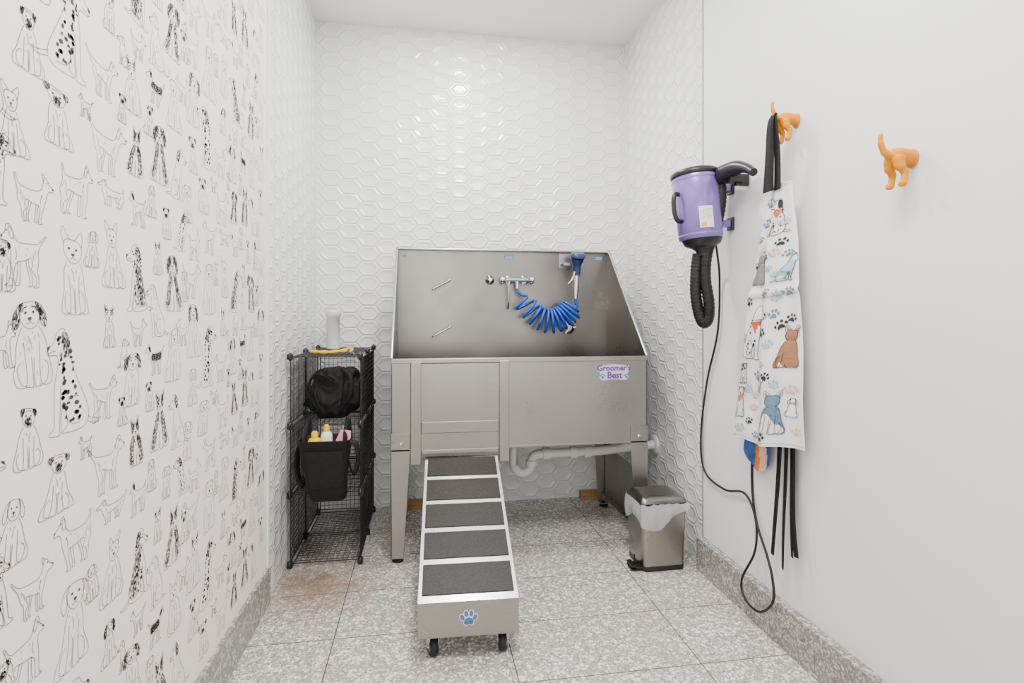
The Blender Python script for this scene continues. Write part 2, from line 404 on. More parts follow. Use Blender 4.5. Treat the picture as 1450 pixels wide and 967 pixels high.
            if body == 'dark': A.shade([(-.36, .6), (-.33, .45), (-.1, .46), (.15, .45), (.25, .55), (.2, .7), (0, .67), (-.3, .69)], dark, w, rf)
            if ear == 'point': A.line([(.26, .9), (.25, 1.08), (.33, .98)], w, ink)
            else:
                E = [(.31, .95), (.25, .87), (.25, .77), (.30, .76), (.34, .88)]
                if patch: A.shade(E, dark, w*1.2, rf, 3400)
                A.line(E, w, ink, True)
            A.dot(.37, .885, .014, ink); A.dot(.50, .78, .02, ink)
            A.line([(.14, .4), (.13, .1), (.16, .02), (.08, .01), (.07, .12), (.08, .38)], w, ink)
            A.line([(-.10, .44), (-.13, .28), (-.18, .16), (-.17, .02), (-.10, .0), (-.13, .05), (-.12, .16), (-.08, .28), (-.04, .42)], w, ink)
            A.line([(.22, .62), (.18, .5), (.2, .42)], w, ink); A.line([(-.3, .6), (-.24, .5), (-.25, .42)], w, ink)
            for i in range(max(4, fur)):
                x = rf.uniform(-.33, .25); y = rf.uniform(.47, .66); A.line([(x, y), (x-.015, y-.04)], w*.8, ink, k=1)

# ------------------------------------------------------------------ room shell
XL, XR, XR2, YB, YS, ZC, YF = -.62, 1.255, 1.273, 3.37, 2.335, 2.87, -1.6
b = B(); b.box(XL-.1, XL, YF, YS, 0, ZC)
def wfn(x, y, lay): return Vector((XL+.0004*lay, x, y))
A = Art(b, wfn); A.hatchy = True
PER = .63
TILE = [
 ('front', .985, .906, 1.006, dict(ear='pug', fur=4)), ('front', .950, 1.396, 1.500, dict(ear='flop')), ('front', 1.056, 1.440, 1.542, dict(ear='pug', fur=6, wide=1)),
 ('stand', .995, 1.299, 1.379, dict(ear='point')), ('stand', 1.105, 1.329, 1.430, dict(flip=1, fur=10)), ('stand', .975, 1.195, 1.295, dict(flip=1)),
 ('front', 1.10, 1.151, 1.305, dict(ear='flop', fur=6)), ('front', .992, 1.035, 1.180, dict(ear='flop', patch=1, fur=14)), ('side', 1.085, .944, 1.130, dict(spots=52, patch=1)),
 ('stand', 1.19, .945, 1.035, dict()), ('stand', 1.205, 1.43, 1.54, dict(thin=1)), ('stand', 1.225, 1.368, 1.418, dict(flip=1, long=1)),
 ('front', 1.225, 1.205, 1.335, dict(ear='point', fur=10)), ('front', 1.213, 1.085, 1.170, dict(ear='point', patch=1)), ('front', 1.30, .955, 1.075, dict(ear='flop', patch=1, fur=6)),
 ('front', 1.315, 1.452, 1.560, dict(ear='point', patch=1, body='dark')), ('front', 1.425, 1.462, 1.600, dict(ear='point', patch=1, body='dark')), ('stand', 1.405, 1.011, 1.086, dict(body='dark', flip=1, patch=1)),
 ('front', 1.460, 1.335, 1.415, dict(ear='pug', fur=3)), ('front', 1.385, 1.375, 1.450, dict(ear='flop', fur=8)), ('side', 1.325, 1.159, 1.310, dict(spots=30, patch=1, body='dark')),
 ('stand', 1.325, 1.082, 1.142, dict(ear='point')), ('side', 1.41, 1.10, 1.226, dict(flip=1, fur=9)), ('front', 1.495, 1.160, 1.300, dict(ear='flop', patch=1, body='dark')),
 ('side', 1.52, 1.445, 1.585, dict(flip=1, patch=1, fur=12)), ('side', 1.545, 1.315, 1.425, dict(spots=34, patch=1)), ('front', 1.50, .985, 1.12, dict(ear='point', fur=8)),
 ('stand', 1.325, 1.345, 1.42, dict(flip=1, patch=1)), ('side', 1.265, 1.04, 1.105, dict(flip=1)), ('front', 1.415, 1.245, 1.325, dict(ear='point', patch=1)),
 ('front', 1.155, 1.24, 1.31, dict(ear='flop')), ('front', 1.56, 1.185, 1.265, dict(ear='pug')), ('stand', 1.555, 1.07, 1.14, dict(ear='point', fur=8)),
 ('front', 1.375, .93, 1.0, dict(ear='pug', fur=3)), ('stand', 1.135, .885, .93, dict(flip=1)), ('front', 1.26, 1.55, 1.61, dict(ear='pug', fur=3)),
]
for ky in range(-2, 3):
    for kz in range(-2, 3):
        for ti, (kind, yc, z0, z1, o) in enumerate(TILE):
            o = dict(o); fl = -1 if o.pop('flip', 0) else 1; th = o.pop('thin', 0); lg = o.pop('long', 0); wd = o.pop('wide', 0)
            if (ky*3+kz*5+ti) % 4 == 0: fl = -fl
            if kind == 'front' and (ky+2*kz+ti) % 5 == 1: o['ear'] = {'pug': 'flop', 'flop': 'point', 'point': 'flop'}[o.get('ear', 'flop')]
            y = yc+ky*PER; z = z0+kz*PER; h = (z1-z0)*.97
            if y < .2 or y > YS-.055 or z < .165 or z+h > ZC-.02: continue
            if kind == 'front' and o.get('ear') == 'point': h *= .92
            sx = h*fl*(1.22 if kind != 'stand' else 1.08)*(1.9 if lg else 1)*(1.3 if wd else 1)
            ph = ti*1.7+ky*2.3+kz*1.1; q = .09*math.sin(ph*3)
            A.T = (lambda x, yy, y=y, z=z, sx=sx, h=h, ph=ph, q=q: (y+x*sx*(1+.16*math.sin(ph+yy*4.5))+q*abs(sx)*(yy-.5), z+yy*h*(1+.03*math.sin(ph+x*6))))
            dog(A, kind, .00096, 1, 2, seed=ti+ky*40, **o)
b.obj('wall_left', [M_paper, M_ink, M_inkd], kind='structure', norm=False)
b = B(); b.box(XL-.1, XL-.001, YS, YB+.1, 0, ZC); b.obj('wall_alcove_left', [M_hy], kind='structure')
b = B(); b.box(XL-.1, XR2+.1, YB, YB+.1, 0, ZC); b.obj('wall_back', [M_hx], kind='structure')
b = B(); b.box(XR2, XR2+.12, YS, YB, 0, ZC); b.obj('wall_alcove_right', [M_hy], kind='structure')
b = B(); b.box(XR, XR+.12, YF, YS, 0, ZC); b.obj('wall_right', [M_paint], kind='structure')
b = B(); b.box(XL-.1, XR+.12, YF-.1, YF, 0, ZC); b.obj('wall_front', [M_paint], kind='structure')
b = B(); b.box(XL-.1, XR2+.12, YF-.1, YB+.1, -.1, 0); b.obj('floor', [M_floor], kind='structure')
b = B(); b.box(XL-.1, XR2+.12, YF-.1, YB+.1, ZC, ZC+.1); b.obj('ceiling', [M_ceil], kind='structure')
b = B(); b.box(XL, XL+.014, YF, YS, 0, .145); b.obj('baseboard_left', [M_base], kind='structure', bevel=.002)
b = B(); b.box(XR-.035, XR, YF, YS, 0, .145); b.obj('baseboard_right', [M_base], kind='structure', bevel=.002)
b = B(); b.box(XL, XL+.006, YS-.004, YS+.018, 0, ZC); b.obj('trim_1', [M_white], kind='structure')
b = B(); b.box(XR-.003, XR2, YS-.004, YS+.008, 0, ZC); b.obj('trim_2', [M_gtrim], kind='structure')

# ------------------------------------------------------------------ bathing tub
X0, X1, Y0, Y1 = -.15, 1.10, 2.605, 3.215
tub = empty('dog_bathing_tub', (.475, 2.91, 0), 'stainless steel raised dog bathing tub on tapered legs against tiled wall', 'tub')
b = B()
b.box(X0, X0+.09, Y0, Y0+.005, .52, .945); b.box(.40, X1, Y0, Y0+.005, .52, .945)
b.box(X0, X1, Y0-.012, Y0+.022, .925, .947)
b.box(X0, X1, Y0-.004, Y0+.03, .515, .527)
b.box(X0+.005, X1-.005, Y0+.006, Y1-.006, .60, .606)
b.obj('basin', [M_steel], tub, bevel=.003)
b = B(); b.box(X0, X1, Y1-.004, Y1+.002, .52, 1.53); b.box(X0, X1, Y1-.03, Y1+.004, 1.522, 1.534)
b.rod((X0, Y1-.03, 1.528), (X1, Y1-.03, 1.528), .006, mat=1)
b.obj('backsplash', [M_steelin, M_steelL], tub, label='tall stainless back panel with a folded rim')
for x in (X0, X1-.005):
    b = B(); b.prism([(Y0, .52), (Y1, .52), (Y1, 1.53), (Y1-.035, 1.53), (Y0, .945)], 'x', x, x+.005)
    xe = x+.0025
    b.tube([(xe, Y1-.001, 1.531), (xe, Y1-.037, 1.531), (xe, Y0, .946)], .0075, 8, 1)
    b.obj('side_panel', [M_steelin, M_steelL], tub)
door = B(); door.box(-.02, .362, Y0-.006, Y0+.004, .50, .925)
door.box(-.011, .353, Y0-.016, Y0, .598, .652); door.box(-.011, .353, Y0-.010, Y0, .50, .52)
door = door.obj('door', [M_steel], tub, bevel=.003, label='sliding stainless entry gate')
for xa, xb in ((-.06, -.012), (.354, .402)):
    b = B(); b.box(xa, xb, Y0-.018, Y0+.004, .455, .935)
    b.obj('door_rail', [M_steel], tub, bevel=.003)
for (xx, sx) in ((X0, 1), (X1, -1)):
    for (yy, sy) in ((Y0, 1), (Y1, -1)):
        b = B()
        b.prism([(xx, .60), (xx+sx*.088, .60), (xx+sx*.088, .515), (xx+sx*.058, .022), (xx+sx*.004, .022)], 'y', yy-(.004 if sy > 0 else -.004), yy)
        b.prism([(yy, .60), (yy+sy*.088, .60), (yy+sy*.088, .515), (yy+sy*.058, .022), (yy+sy*.004, .022)], 'x', xx-sx*.004, xx)
        b.lathe([(.026, 0), (.026, .012), (.01, .016), (.01, .03)], Matrix.Translation((xx+sx*.03, yy+sy*.025, 0)), 20, 1)
        b.box(xx+sx*.004, xx+sx*.056, yy, yy+sy*.05, .018, .024)
        if sy > 0:
            b.sphere((xx+sx*.045, yy-.005, .55), .008, 2, sc=(1, .5, 1))
        b.obj('leg', [M_steel, M_rubber, M_chrome], tub, bevel=.0015)
b = B(); b.box(X1-.016, X1-.011, Y0+.095, Y1-.01, .07, .36); b.box(X1-.04, X1-.011, Y0+.095, Y1-.01, .065, .075)
b.obj('lower_side_panel', [M_steelin], tub)
b = B(); YW = Y1-.004
zc_ = 1.355
b.rod((.475, YW-.045, zc_), (.60, YW-.045, zc_), .014)
for x in (.492, .583):
    b.rod((x, YW, zc_), (x, YW-.045, zc_), .016); b.lathe([(.028, 0), (.028, .006), (.02, .01)], Matrix.Translation((x, YW, zc_)) @ Matrix.Rotation(pi/2, 4, 'X'), 20)
b.rod((.537, YW-.045, zc_), (.537, YW-.045, zc_-.05), .011)
b.tube(smooth([(.49, YW-.05, zc_-.01), (.488, YW-.05, zc_-.06), (.488, YW-.045, zc_-.12), (.485, YW-.03, zc_-.17)]), .0045, 8)
fa = b.obj('faucet', [M_chrome], tub, label='chrome wall mixer')
for x in (.468, .607):
    b = B(); b.lathe([(.012, 0), (.023, .006), (.024, .022), (.018, .03)], Matrix.Translation((x, YW-.045, zc_)) @ Matrix.Rotation(pi/2 if x > .5 else -pi/2, 4, 'Y'), 12)
    b.obj('faucet_knob', [M_chrome], fa)
b = B(); b.lathe([(.027, 0), (.027, .006), (.016, .012), (.016, .03), (.008, .034)], Matrix.Translation((.382, YW, 1.355)) @ Matrix.Rotation(pi/2, 4, 'X'), 24)
b.obj('control_knob', [M_chrome], tub)
b = B(); Mk = Matrix.Translation((.855, YW, 1.075)) @ Matrix.Rotation(pi/2, 4, 'X')
b.lathe([(.04, 0), (.04, .006), (.024, .012), (.024, .03), (.015, .034)], Mk, 24)
for a in range(3): b.rod(Mk @ Vector((.02*math.cos(a*2.1), .02*math.sin(a*2.1), .022)), Mk @ Vector((.042*math.cos(a*2.1), .042*math.sin(a*2.1), .022)), .007)
b.obj('overflow_fitting', [M_chrome], tub)
for z in (1.325, 1.055):
    b = B(); x = .10
    b.tube(smooth([(x-.05, YW+.002, z-.03), (x-.048, YW-.035, z-.029), (x-.04, YW-.042, z-.022), (x+.04, YW-.042, z+.022), (x+.048, YW-.035, z+.029), (x+.05, YW+.002, z+.03)], 5), .0056, 8)
    b.obj('tether_loop', [M_chrome], tub)
b = B(); b.box(.80, .935, YW-.004, YW, 1.43, 1.52); b.box(.81, .925, YW-.07, YW-.002, 1.455, 1.46)
b.box(.81, .925, YW-.07, YW-.066, 1.44, 1.46); b.obj('sprayer_bracket', [M_steelL], tub, bevel=.002)
b = B(); sx_ = .880; sy_ = YW-.09
b.tube([(sx_-.004, sy_, 1.245), (sx_-.002, sy_, 1.29), (sx_, sy_, 1.36), (sx_+.002, sy_, 1.42)], [.011, .015, .017, .02], 16, 0)
b.tube([(sx_+.002, sy_, 1.38), (sx_+.003, sy_-.002, 1.43), (sx_+.003, sy_-.01, 1.475), (sx_+.003, sy_-.02, 1.49)], [.021, .024, .040, .042], 20, 1)
b.lathe([(.044, 0), (.044, .016), (.03, .024)], Matrix.Translation((sx_+.003, sy_-.025, 1.488)) @ Matrix.Rotation(.4, 4, 'X'), 24, 1)
b.tube(smooth([(sx_-.015, sy_-.018, 1.40), (sx_-.03, sy_-.03, 1.36), (sx_-.055, sy_-.03, 1.33)]), .006, 8, 0)
b.obj('sprayer', [M_chrome, M_bluep], tub, label='blue and chrome hand sprayer')
# coiled hose
path = smooth([(.545, 3.155, 1.29), (.56, 3.13, 1.24), (.60, 3.11, 1.185), (.655, 3.10, 1.135), (.72, 3.10, 1.115), (.78, 3.10, 1.13), (.83, 3.11, 1.165), (.86, 3.12, 1.20)], 12)
cum = [0]
for i in range(1, len(path)): cum.append(cum[-1]+(path[i]-path[i-1]).length)
Ltot = cum[-1]; pts = []
NT = 12; n = 620
def at(s_):
    for i in range(1, len(path)):
        if cum[i] >= s_-1e-9:
            t = (s_-cum[i-1])/max(1e-9, cum[i]-cum[i-1]); return path[i-1].lerp(path[i], t), (path[i]-path[i-1]).normalized()
    return path[-1], (path[-1]-path[-2]).normalized()
for i in range(n+1):
    u = i/n; s_ = Ltot*(u**.60)
    c, t = at(s_); ph = u*NT*2*pi
    fr = min(1, u/.04, (1-u)/.04); R = .066*fr*(.8+.2*min(1, u/.4))
    nY = Vector((0, 1, 0)); bn = t.cross(nY).normalized()
    pts.append(c+(bn*math.sin(ph)+nY*math.cos(ph)*.7)*R)
pts = [Vector((.537, YW-.045, 1.305))]+pts+smooth([pts[-1], (.885, 3.12, 1.20), (.877, sy_, 1.225), (.876, sy_, 1.25)], 5)[1:]
b = B(); b.tube(pts, .0078, 8, 0); b.obj('spray_hose', [M_blue], tub, label='bright blue coiled hose')
# drain plumbing
b = B(); yp = 2.90
def arc(c, r, a0, a1, n=10): return [(c[0]+r*math.cos(a0+(a1-a0)*i/n), yp, c[1]+r*math.sin(a0+(a1-a0)*i/n)) for i in range(n+1)]
trap = [(.474, yp, .60), (.474, yp, .355)]+arc((.522, .355), .048, pi, 2*pi)+arc((.612, .362), .042, pi, pi/2)
trap = trap+[(.95, yp, .408), (XR2-.004, yp, .43)]
b.tube(trap, .0245, 16)
for p, q in (((.474, yp, .45), (.474, yp, .49)), ((.63, yp, .404), (.67, yp, .404)), ((.78, yp, .405), (.82, yp, .405)), ((.86, yp, .406), (.90, yp, .407)), ((.570, yp, .345), (.570, yp, .372)), ((.474, yp, .56), (.474, yp, .598))):
    b.rod(p, q, .032, n=18)
b.lathe([(.055, 0), (.052, .01), (.035, .014)], Matrix.Translation((XR2-.002, yp, .43)) @ Matrix.Rotation(-pi/2, 4, 'Y'), 24)
b.obj('drain_pipe', [M_pvc], tub, label='grey plastic waste pipe with trap')
# stickers
def MF(x, y, z, rz=0): return Matrix.Translation((x, y, z)) @ Matrix.Rotation(pi/2, 4, 'X')
b = B()
b.prism([(.852, .843), (.862, .830), (.892, .830), (.905, .833), (.95, .833), (.962, .830), (.99, .830), (1.003, .843), (.996, .866), (1.008, .876), (1.006, .900), (.96, .905), (.93, .907), (.89, .905), (.848, .900), (.846, .876), (.858, .866)], 'y', Y0-.001, Y0+.001, 1)
b.text("Groomer's", .0385, MF(.927, Y0-.0018, .888), 0, .0004, .0012); b.text("Best", .044, MF(.930, Y0-.0018, .852), 0, .0004, .0014)
for x in (.868, .992):
    for dx, dz, r in ((0, 0, .007), (-.010, .008, .0038), (-.0035, .013, .0038), (.0045, .013, .0038), (.011, .008, .0038)):
        b.lathe([(r, 0), (r, .001)], MF(x+dx, Y0-.0008, .844+dz), 10, 2)
b.obj('logo_sticker', [M_lilac, M_lback, M_sky], tub, label='violet and white lettered maker sticker')
for x, w_, h_, mt in ((.495, .055, .022, M_sky), (1.045, .05, .022, M_sky), (-.11, .02, .018, M_lilac)):
    b = B(); b.box(x-w_/2, x+w_/2, YW-.0012, YW, 1.482, 1.482+h_); b.box(x-w_*.4, x+w_*.4, YW-.0018, YW-.001, 1.486, 1.489, 1); b.box(x-w_*.4, x+w_*.4, YW-.0018, YW-.001, 1.495, 1.498, 1)
    b.obj('notice_sticker', [mt, M_wh], tub)

# ------------------------------------------------------------------ ramp
rb = Vector((.148, 1.835, 0)); ramp = empty('dog_ramp', rb, 'stainless dog ramp with black grip treads on casters below tub gate', 'ramp')
RM = Matrix.Translation(rb) @ Matrix.Rotation(math.radians(-2.1), 4, 'Z')
hw = .168; Lr = .765; zb, zt = .198, .488; ang = math.atan2(zt-zb, Lr); SL = math.hypot(Lr, zt-zb)
SM = RM @ Matrix.Translation((0, 0, zb)) @ Matrix.Rotation(ang, 4, 'X')
b = B()
b.box(-hw, hw, 0, SL, -.004, 0, 0, SM)
for x in (-hw, hw-.004):
    b.prism([(0, .086), (.09, .10), (Lr, zt-.05), (Lr, zt-.003), (0, zb-.001)], 'x', x, x+.004, 2, RM)
b.box(-hw, hw, -.004, 0, .086, zb, 2, RM); b.box(-hw, hw, Lr-.004, Lr, zt-.06, zt-.004, 2, RM)
b.box(-hw, hw, -.004, .03, .083, .087, 2, RM)
b.text("LIFT & SLIDE", .018, SM @ Matrix.Translation((0, SL-.012, .0006)), 1, .0003)
b.obj('ramp_frame', [M_deck, M_black, M_steel], ramp, bevel=.0015)
tl = .132; gp = .028
for i in range(5):
    y0_ = .030+i*(tl+gp)
    b = B(); b.box(-hw+.012, hw-.012, y0_, y0_+tl, .0003, .0035, 0, SM); b.obj('grip_tread', [M_grip], ramp, bevel=.001)
b = B()
PM = RM @ Matrix.Translation((0, -.0048, .142)) @ Matrix.Rotation(pi/2, 4, 'X')
def ell(cx, cy, rx, ry, th, m, z): b.lathe([(1, 0), (1, 1)], PM @ Matrix.Translation((cx, cy, z)) @ Matrix.Rotation(th, 4, 'Z') @ Matrix.Diagonal((rx, ry, .0005, 1)), 20, m)
for mm, g_, z_ in ((2, .0042, -.0003), (1, .0016, .0004), (0, -.0008, .0010)):
    ell(0, -.008, .0125+g_, .0095+g_, 0, mm, z_); ell(-.008, -.013, .0065+g_, .006+g_, 0, mm, z_); ell(.008, -.013, .0065+g_, .006+g_, 0, mm, z_)
    for cx, cy, th in ((-.0215, .004, .45), (-.0085, .0165, .12), (.0085, .0165, -.12), (.0215, .004, -.45)): ell(cx, cy, .0048+g_, .0085+g_, th, mm, z_)
b.obj('paw_sticker', [M_sky, M_lilac, M_wh], ramp, label='blue paw print sticker with violet outline')
for x, tw in ((-.118, .35), (.118, -.3)):
    b = B(); CM = RM @ Matrix.Translation((x, .035, 0)) @ Matrix.Rotation(tw, 4, 'Z')
    for sx in (-.017, .015): b.prism([(-.016, .083), (.016, .083), (.020, .04), (.012, .026), (-.002, .03)], 'x', sx, sx+.002, 1, CM)
    b.box(-.024, .024, -.024, .026, .079, .084, 1, CM); b.lathe([(.018, .070), (.02, .074), (.018, .079)], CM, 20, 1)
    b.rod((-.020, .008, .032), (.020, .008, .032), .005, mat=1, M=CM)
    WM = CM @ Matrix.Translation((0, .008, .032)) @ Matrix.Rotation(pi/2, 4, 'Y')
    b.lathe([(.018, -.0126), (.028, -.012), (.032, -.008), (.032, .008), (.028, .012), (.018, .0126)], WM, 28, 0)
    b.lathe([(.014, -.0135), (.014, .0135)], WM, 18, 2)
    b.obj('caster', [M_rubber, M_steelL, M_gr], ramp)

# ------------------------------------------------------------------ pedal bin
bb = Vector((1.068, 2.43, 0)); bin_ = empty('pedal_bin', bb, 'small rectangular stainless pedal bin with clear liner beside tub leg', 'bin')
b = B(); c = (bb.x, bb.y)
b.rrect([(.012, .098, .093, .02, *c), (.285, .108, .100, .022, *c)], 0); b.rrect([(0, .099, .094, .02, *c), (.022, .1, .095, .02, *c)], 1)
b.obj('bin_body', [M_steel, M_black], bin_)
b = B(); b.rrect([(.286, .108, .100, .022, *c), (.303, .111, .103, .023, *c), (.306, .111, .103, .023, *c)], 1)
b.rrect([(.306, .110, .102, .023, *c), (.318, .107, .099, .022, *c), (.328, .090, .082, .02, *c), (.330, .06, .055, .02, *c)], 0)
b.obj('bin_lid', [M_steelin, M_black], bin_)
b = B(); b.box(c[0]-.15, c[0]-.08, c[1]-.085, c[1]-.02, .012, .022); b.box(c[0]-.15, c[0]-.13, c[1]-.085, c[1]-.02, .01, .03)
b.tube([(c[0]-.1, c[1]-.06, .018), (c[0]-.125, c[1]-.06, .02), (c[0]-.13, c[1]-.06, .07)], .004, 8)
b.obj('pedal', [M_black], bin_, bevel=.003)
b = B(); vs = []; nn = 96; rows = 8
for j in range(rows):
    f = j/(rows-1)
    for i in range(nn):
        a = 2*pi*i/nn; ca, sa = math.cos(a), math.sin(a); k = 1/max(abs(ca), abs(sa)); k = k*.93+.07
        front = max(0, min(1, .55-.75*ca-.25*sa))
        dep = .025+.085*front*(.8+.3*math.sin(3*a+1))
        off = .003+.011*math.sin(f*pi*.8)+.0035*math.sin(a*9+f*3)*f+.0015*math.sin(a*21)
        vs.append((c[0]+(ca*k*.108+ca*off), c[1]+(sa*k*.1+sa*off), .304-dep*f))
b.add(vs, [(j*nn+i, j*nn+(i+1) % nn, (j+1)*nn+(i+1) % nn, (j+1)*nn+i) for j in range(rows-1) for i in range(nn)], 0, True)
b.obj('bin_liner', [M_bag], bin_, label='crumpled translucent plastic liner folded over rim')

# ------------------------------------------------------------------ wire rack
RX0, RX1, RY0, RY1 = -.600, -.290, 2.632, 3.310; H3 = .315
rack = empty('wire_storage_rack', ((RX0+RX1)/2, (RY0+RY1)/2, 0), 'black wire grid cube rack, three tiers, beside the tub', 'rack')
ymid = (RY0+RY1)/2
def panel(o, u, v, name='wire_panel'):
    b = B(); o, u, v = Vector(o), Vector(u), Vector(v)
    g = 12; e = .012
    uu, vv = u.normalized(), v.normalized()
    o2 = o+uu*e+vv*e; u2 = u-uu*2*e; v2 = v-vv*2*e
    for i in range(g+1):
        r = .0030 if i in (0, g) else .0015
        b.tube([o2+u2*i/g, o2+u2*i/g+v2], r, 5, cap=False); b.tube([o2+v2*i/g, o2+v2*i/g+u2], r, 5, cap=False)
    b.obj(name, [M_wire], rack)
for k in range(3):
    z = .015+k*H3
    for y0_, y1_ in ((RY0, ymid), (ymid, RY1)):
        for x in (RX0, RX1): panel((x, y0_, z), (0, y1_-y0_, 0), (0, 0, H3))
    panel((RX0, RY1, z), (RX1-RX0, 0, 0), (0, 0, H3))
for k in range(4):
    z = .015+k*H3
    for y0_, y1_ in ((RY0, ymid), (ymid, RY1)): panel((RX0, y0_, z), (RX1-RX0, 0, 0), (0, y1_-y0_, 0), 'wire_shelf')
    for x in (RX0, RX1):
        for y in (RY0, ymid, RY1):
            b = B()
            b.lathe([(.018, -.005), (.021, 0), (.018, .005)], Matrix.Translation((x, y, z)) @ Matrix.Rotation(pi/2, 4, 'Y'), 16)
            b.box(x-.012, x+.012, y-.010, y+.010, z-.012, z+.012)
            if k == 0: b.rod((x, y, 0), (x, y, z), .012)
            b.obj('connector', [M_black], rack)
ZT = .015+3*H3
b = B(); T = Matrix.Translation((-.50, 3.2, ZT+.003))
b.lathe([(.036, 0), (.036, .175), (.041, .178), (.042, .21), (.041, .213), (.034, .213), (.034, .18)], T, 28, capt=True)
b.obj('white_plastic_tube', [M_white], loc=(-.50, 3.2, ZT+.003), label='white plastic pipe piece with collar standing on wire rack', cat='pipe')
e = empty('grooming_rake', (-.44, 2.76, ZT+.004), 'yellow handled pet grooming rake lying on wire rack', 'pet brush')
b = B(); b.tube(smooth([(-.36, 2.72, ZT+.022), (-.40, 2.73, ZT+.018), (-.45, 2.75, ZT+.012), (-.50, 2.77, ZT+.012), (-.545, 2.80, ZT+.014)], 5), [.006, .009, .011, .010, .009]*4+[.008], 10, flat=.7)
b.obj('handle', [M_yellow], e)
b = B(); b.tube(smooth([(-.34, 2.67, ZT+.02), (-.335, 2.70, ZT+.026), (-.35, 2.75, ZT+.026), (-.38, 2.79, ZT+.02)], 5), .007, 8)
for i in range(9):
    p = Vector((-.337-.002*i, 2.685+.011*i, ZT+.022)); b.rod(p, p+Vector((.012, 0, -.017)), .0012, n=6, mat=1)
b.obj('rake_head', [M_yellow, M_chrome], e)
def blob(name, r, seed, amp, mat, sub=6, sq=.35):
    bm = bmesh.new(); bmesh.ops.create_icosphere(bm, subdivisions=sub, radius=1)
    for v in bm.verts:
        p = v.co.copy(); q = Vector([math.copysign(abs(t)**(1-sq*.5), t) for t in p])
        d = noise.noise(p*1.3+Vector((seed, 0, 0)))*amp*2.2
        wv = p+Vector((noise.noise(p*1.6), noise.noise(p*1.6+Vector((5, 0, 0))), noise.noise(p*1.6+Vector((0, 7, 0)))))*.5
        wv = Vector((wv.x*1.3, wv.y*1.3, wv.z*.6))
        rid = 1-abs(noise.noise(wv*2.4+Vector((0, seed, 0))))*2.2
        d += rid*amp*.62+(1-abs(noise.noise(wv*5+Vector((0, 0, seed))))*2.2)*amp*.16
        q = q*(.90+d); v.co = Vector((q.x*r[0], q.y*r[1], q.z*r[2]))
    zmin = -r[2]*.86
    for v in bm.verts:
        if v.co.z < zmin: v.co.z = zmin+(v.co.z-zmin)*.03
        v.co.x = max(-.148, min(.125, v.co.x)); v.co.z = min(v.co.z, .155)
    me = bpy.data.meshes.new(name); bm.to_mesh(me); bm.free()
    for p in me.polygons: p.use_smooth = True
    me.materials.append(mat); return me
be = empty('black_fabric_bag', (-.432, 2.79, .652), 'crumpled black fabric bag stuffed on the upper rack shelf', 'bag')
me = blob('bag_body', (.134, .11, .135), 2.3, .16, M_fabric)
o = bpy.data.objects.new('bag_body', me); COL.objects.link(o); o.parent = be; o.location = (0, 0, .125)
b = B(); b.tube(smooth([(-.50, 2.70, .72), (-.53, 2.66, .80), (-.50, 2.665, .87), (-.44, 2.68, .85), (-.40, 2.70, .80)], 6), .009, 8, flat=.35)
b.obj('bag_strap', [M_fabric], be)
b = B(); b.tube(smooth([(-.39, 2.68, .70), (-.34, 2.66, .77), (-.335, 2.67, .86), (-.37, 2.70, .89)], 6), .010, 8, flat=.35)
b.obj('bag_strap', [M_fabric], be)
# caddy hanging on rack front
cx, cy = -.428, 2.545
ce = empty('hanging_caddy', (cx, cy, .33), 'black fabric bucket caddy hooked on the front of wire rack', 'caddy')
b = B()
b.rrect([(.335, .070, .040, .03, cx+.012, cy), (.345, .077, .046, .03, cx+.012, cy), (.42, .086, .054, .03, cx+.004, cy-.004), (.50, .099, .058, .03, cx-.003, cy), (.60, .108, .07, .03, cx, cy), (.605, .110, .072, .03, cx, cy), (.598, .104, .066, .03, cx, cy), (.47, .09, .05, .02, cx, cy)], 0, capt=True)
b.obj('caddy_body', [M_fabric], ce)
b = B(); b.rrect([(.40, .062, .006, .004, cx+.005, cy-.058), (.50, .075, .008, .004, cx+.003, cy-.064), (.56, .08, .008, .004, cx, cy-.070)], 0)
b.obj('front_pocket', [M_fabric], ce)
for xx in (cx-.09, cx+.085):
    b = B(); b.tube(smooth([(xx, cy-.02, .55), (xx*1.0, cy-.01, .62), (xx, 2.617, .668), (xx, 2.645, .655), (xx+.01, 2.622, .58)], 6), .013, 8, flat=.25)
    b.obj('hanging_strap', [M_fabric], ce)
b = B(); b.tube(smooth([(cx+.105, cy, .585), (cx+.130, cy, .57), (cx+.138, cy, .50), (cx+.12, cy-.01, .44), (cx+.095, cy, .5)], 6), .014, 8, flat=.3)
b.obj('carry_handle', [M_fabric], ce)
b = B(); b.tube(smooth([(cx-.105, cy, .585), (cx-.122, cy+.01, .54), (cx-.125, cy+.01, .46), (cx-.10, cy, .39), (cx-.088, cy, .5)], 6), .014, 8, flat=.3)
b.obj('carry_handle', [M_fabric], ce)
def bottle(x, y, z, h, r, cap, body, nm, lab, lb=None):
    e = empty(nm, (x, y, z), lab, 'bottle')
    T = Matrix.Translation((x, y, z))
    b = B(); b.lathe([(r*.95, 0), (r, .006), (r, h*.72), (r*.8, h*.8), (r*.42, h*.84)], T, 20); b.obj('bottle_body', [body], e)
    b = B(); b.lathe([(r*.5, h*.83), (r*.5, h*.95), (r*.3, h)], T, 16); b.obj('cap', [cap], e)
bottle(cx-.045, cy-.02, .475, .165, .030, M_yellow, M_yellow, 'shampoo_bottle', 'yellow shampoo bottle standing in the black caddy')
bottle(cx-.002, cy+.022, .475, .185, .026, M_yellow, M_cream, 'shampoo_bottle', 'cream bottle with yellow cap standing in the black caddy')
b = B(); PMt = Matrix.Translation((cx+.05, cy-.005, .475)) @ Matrix.Rotation(.18, 4, 'Y')
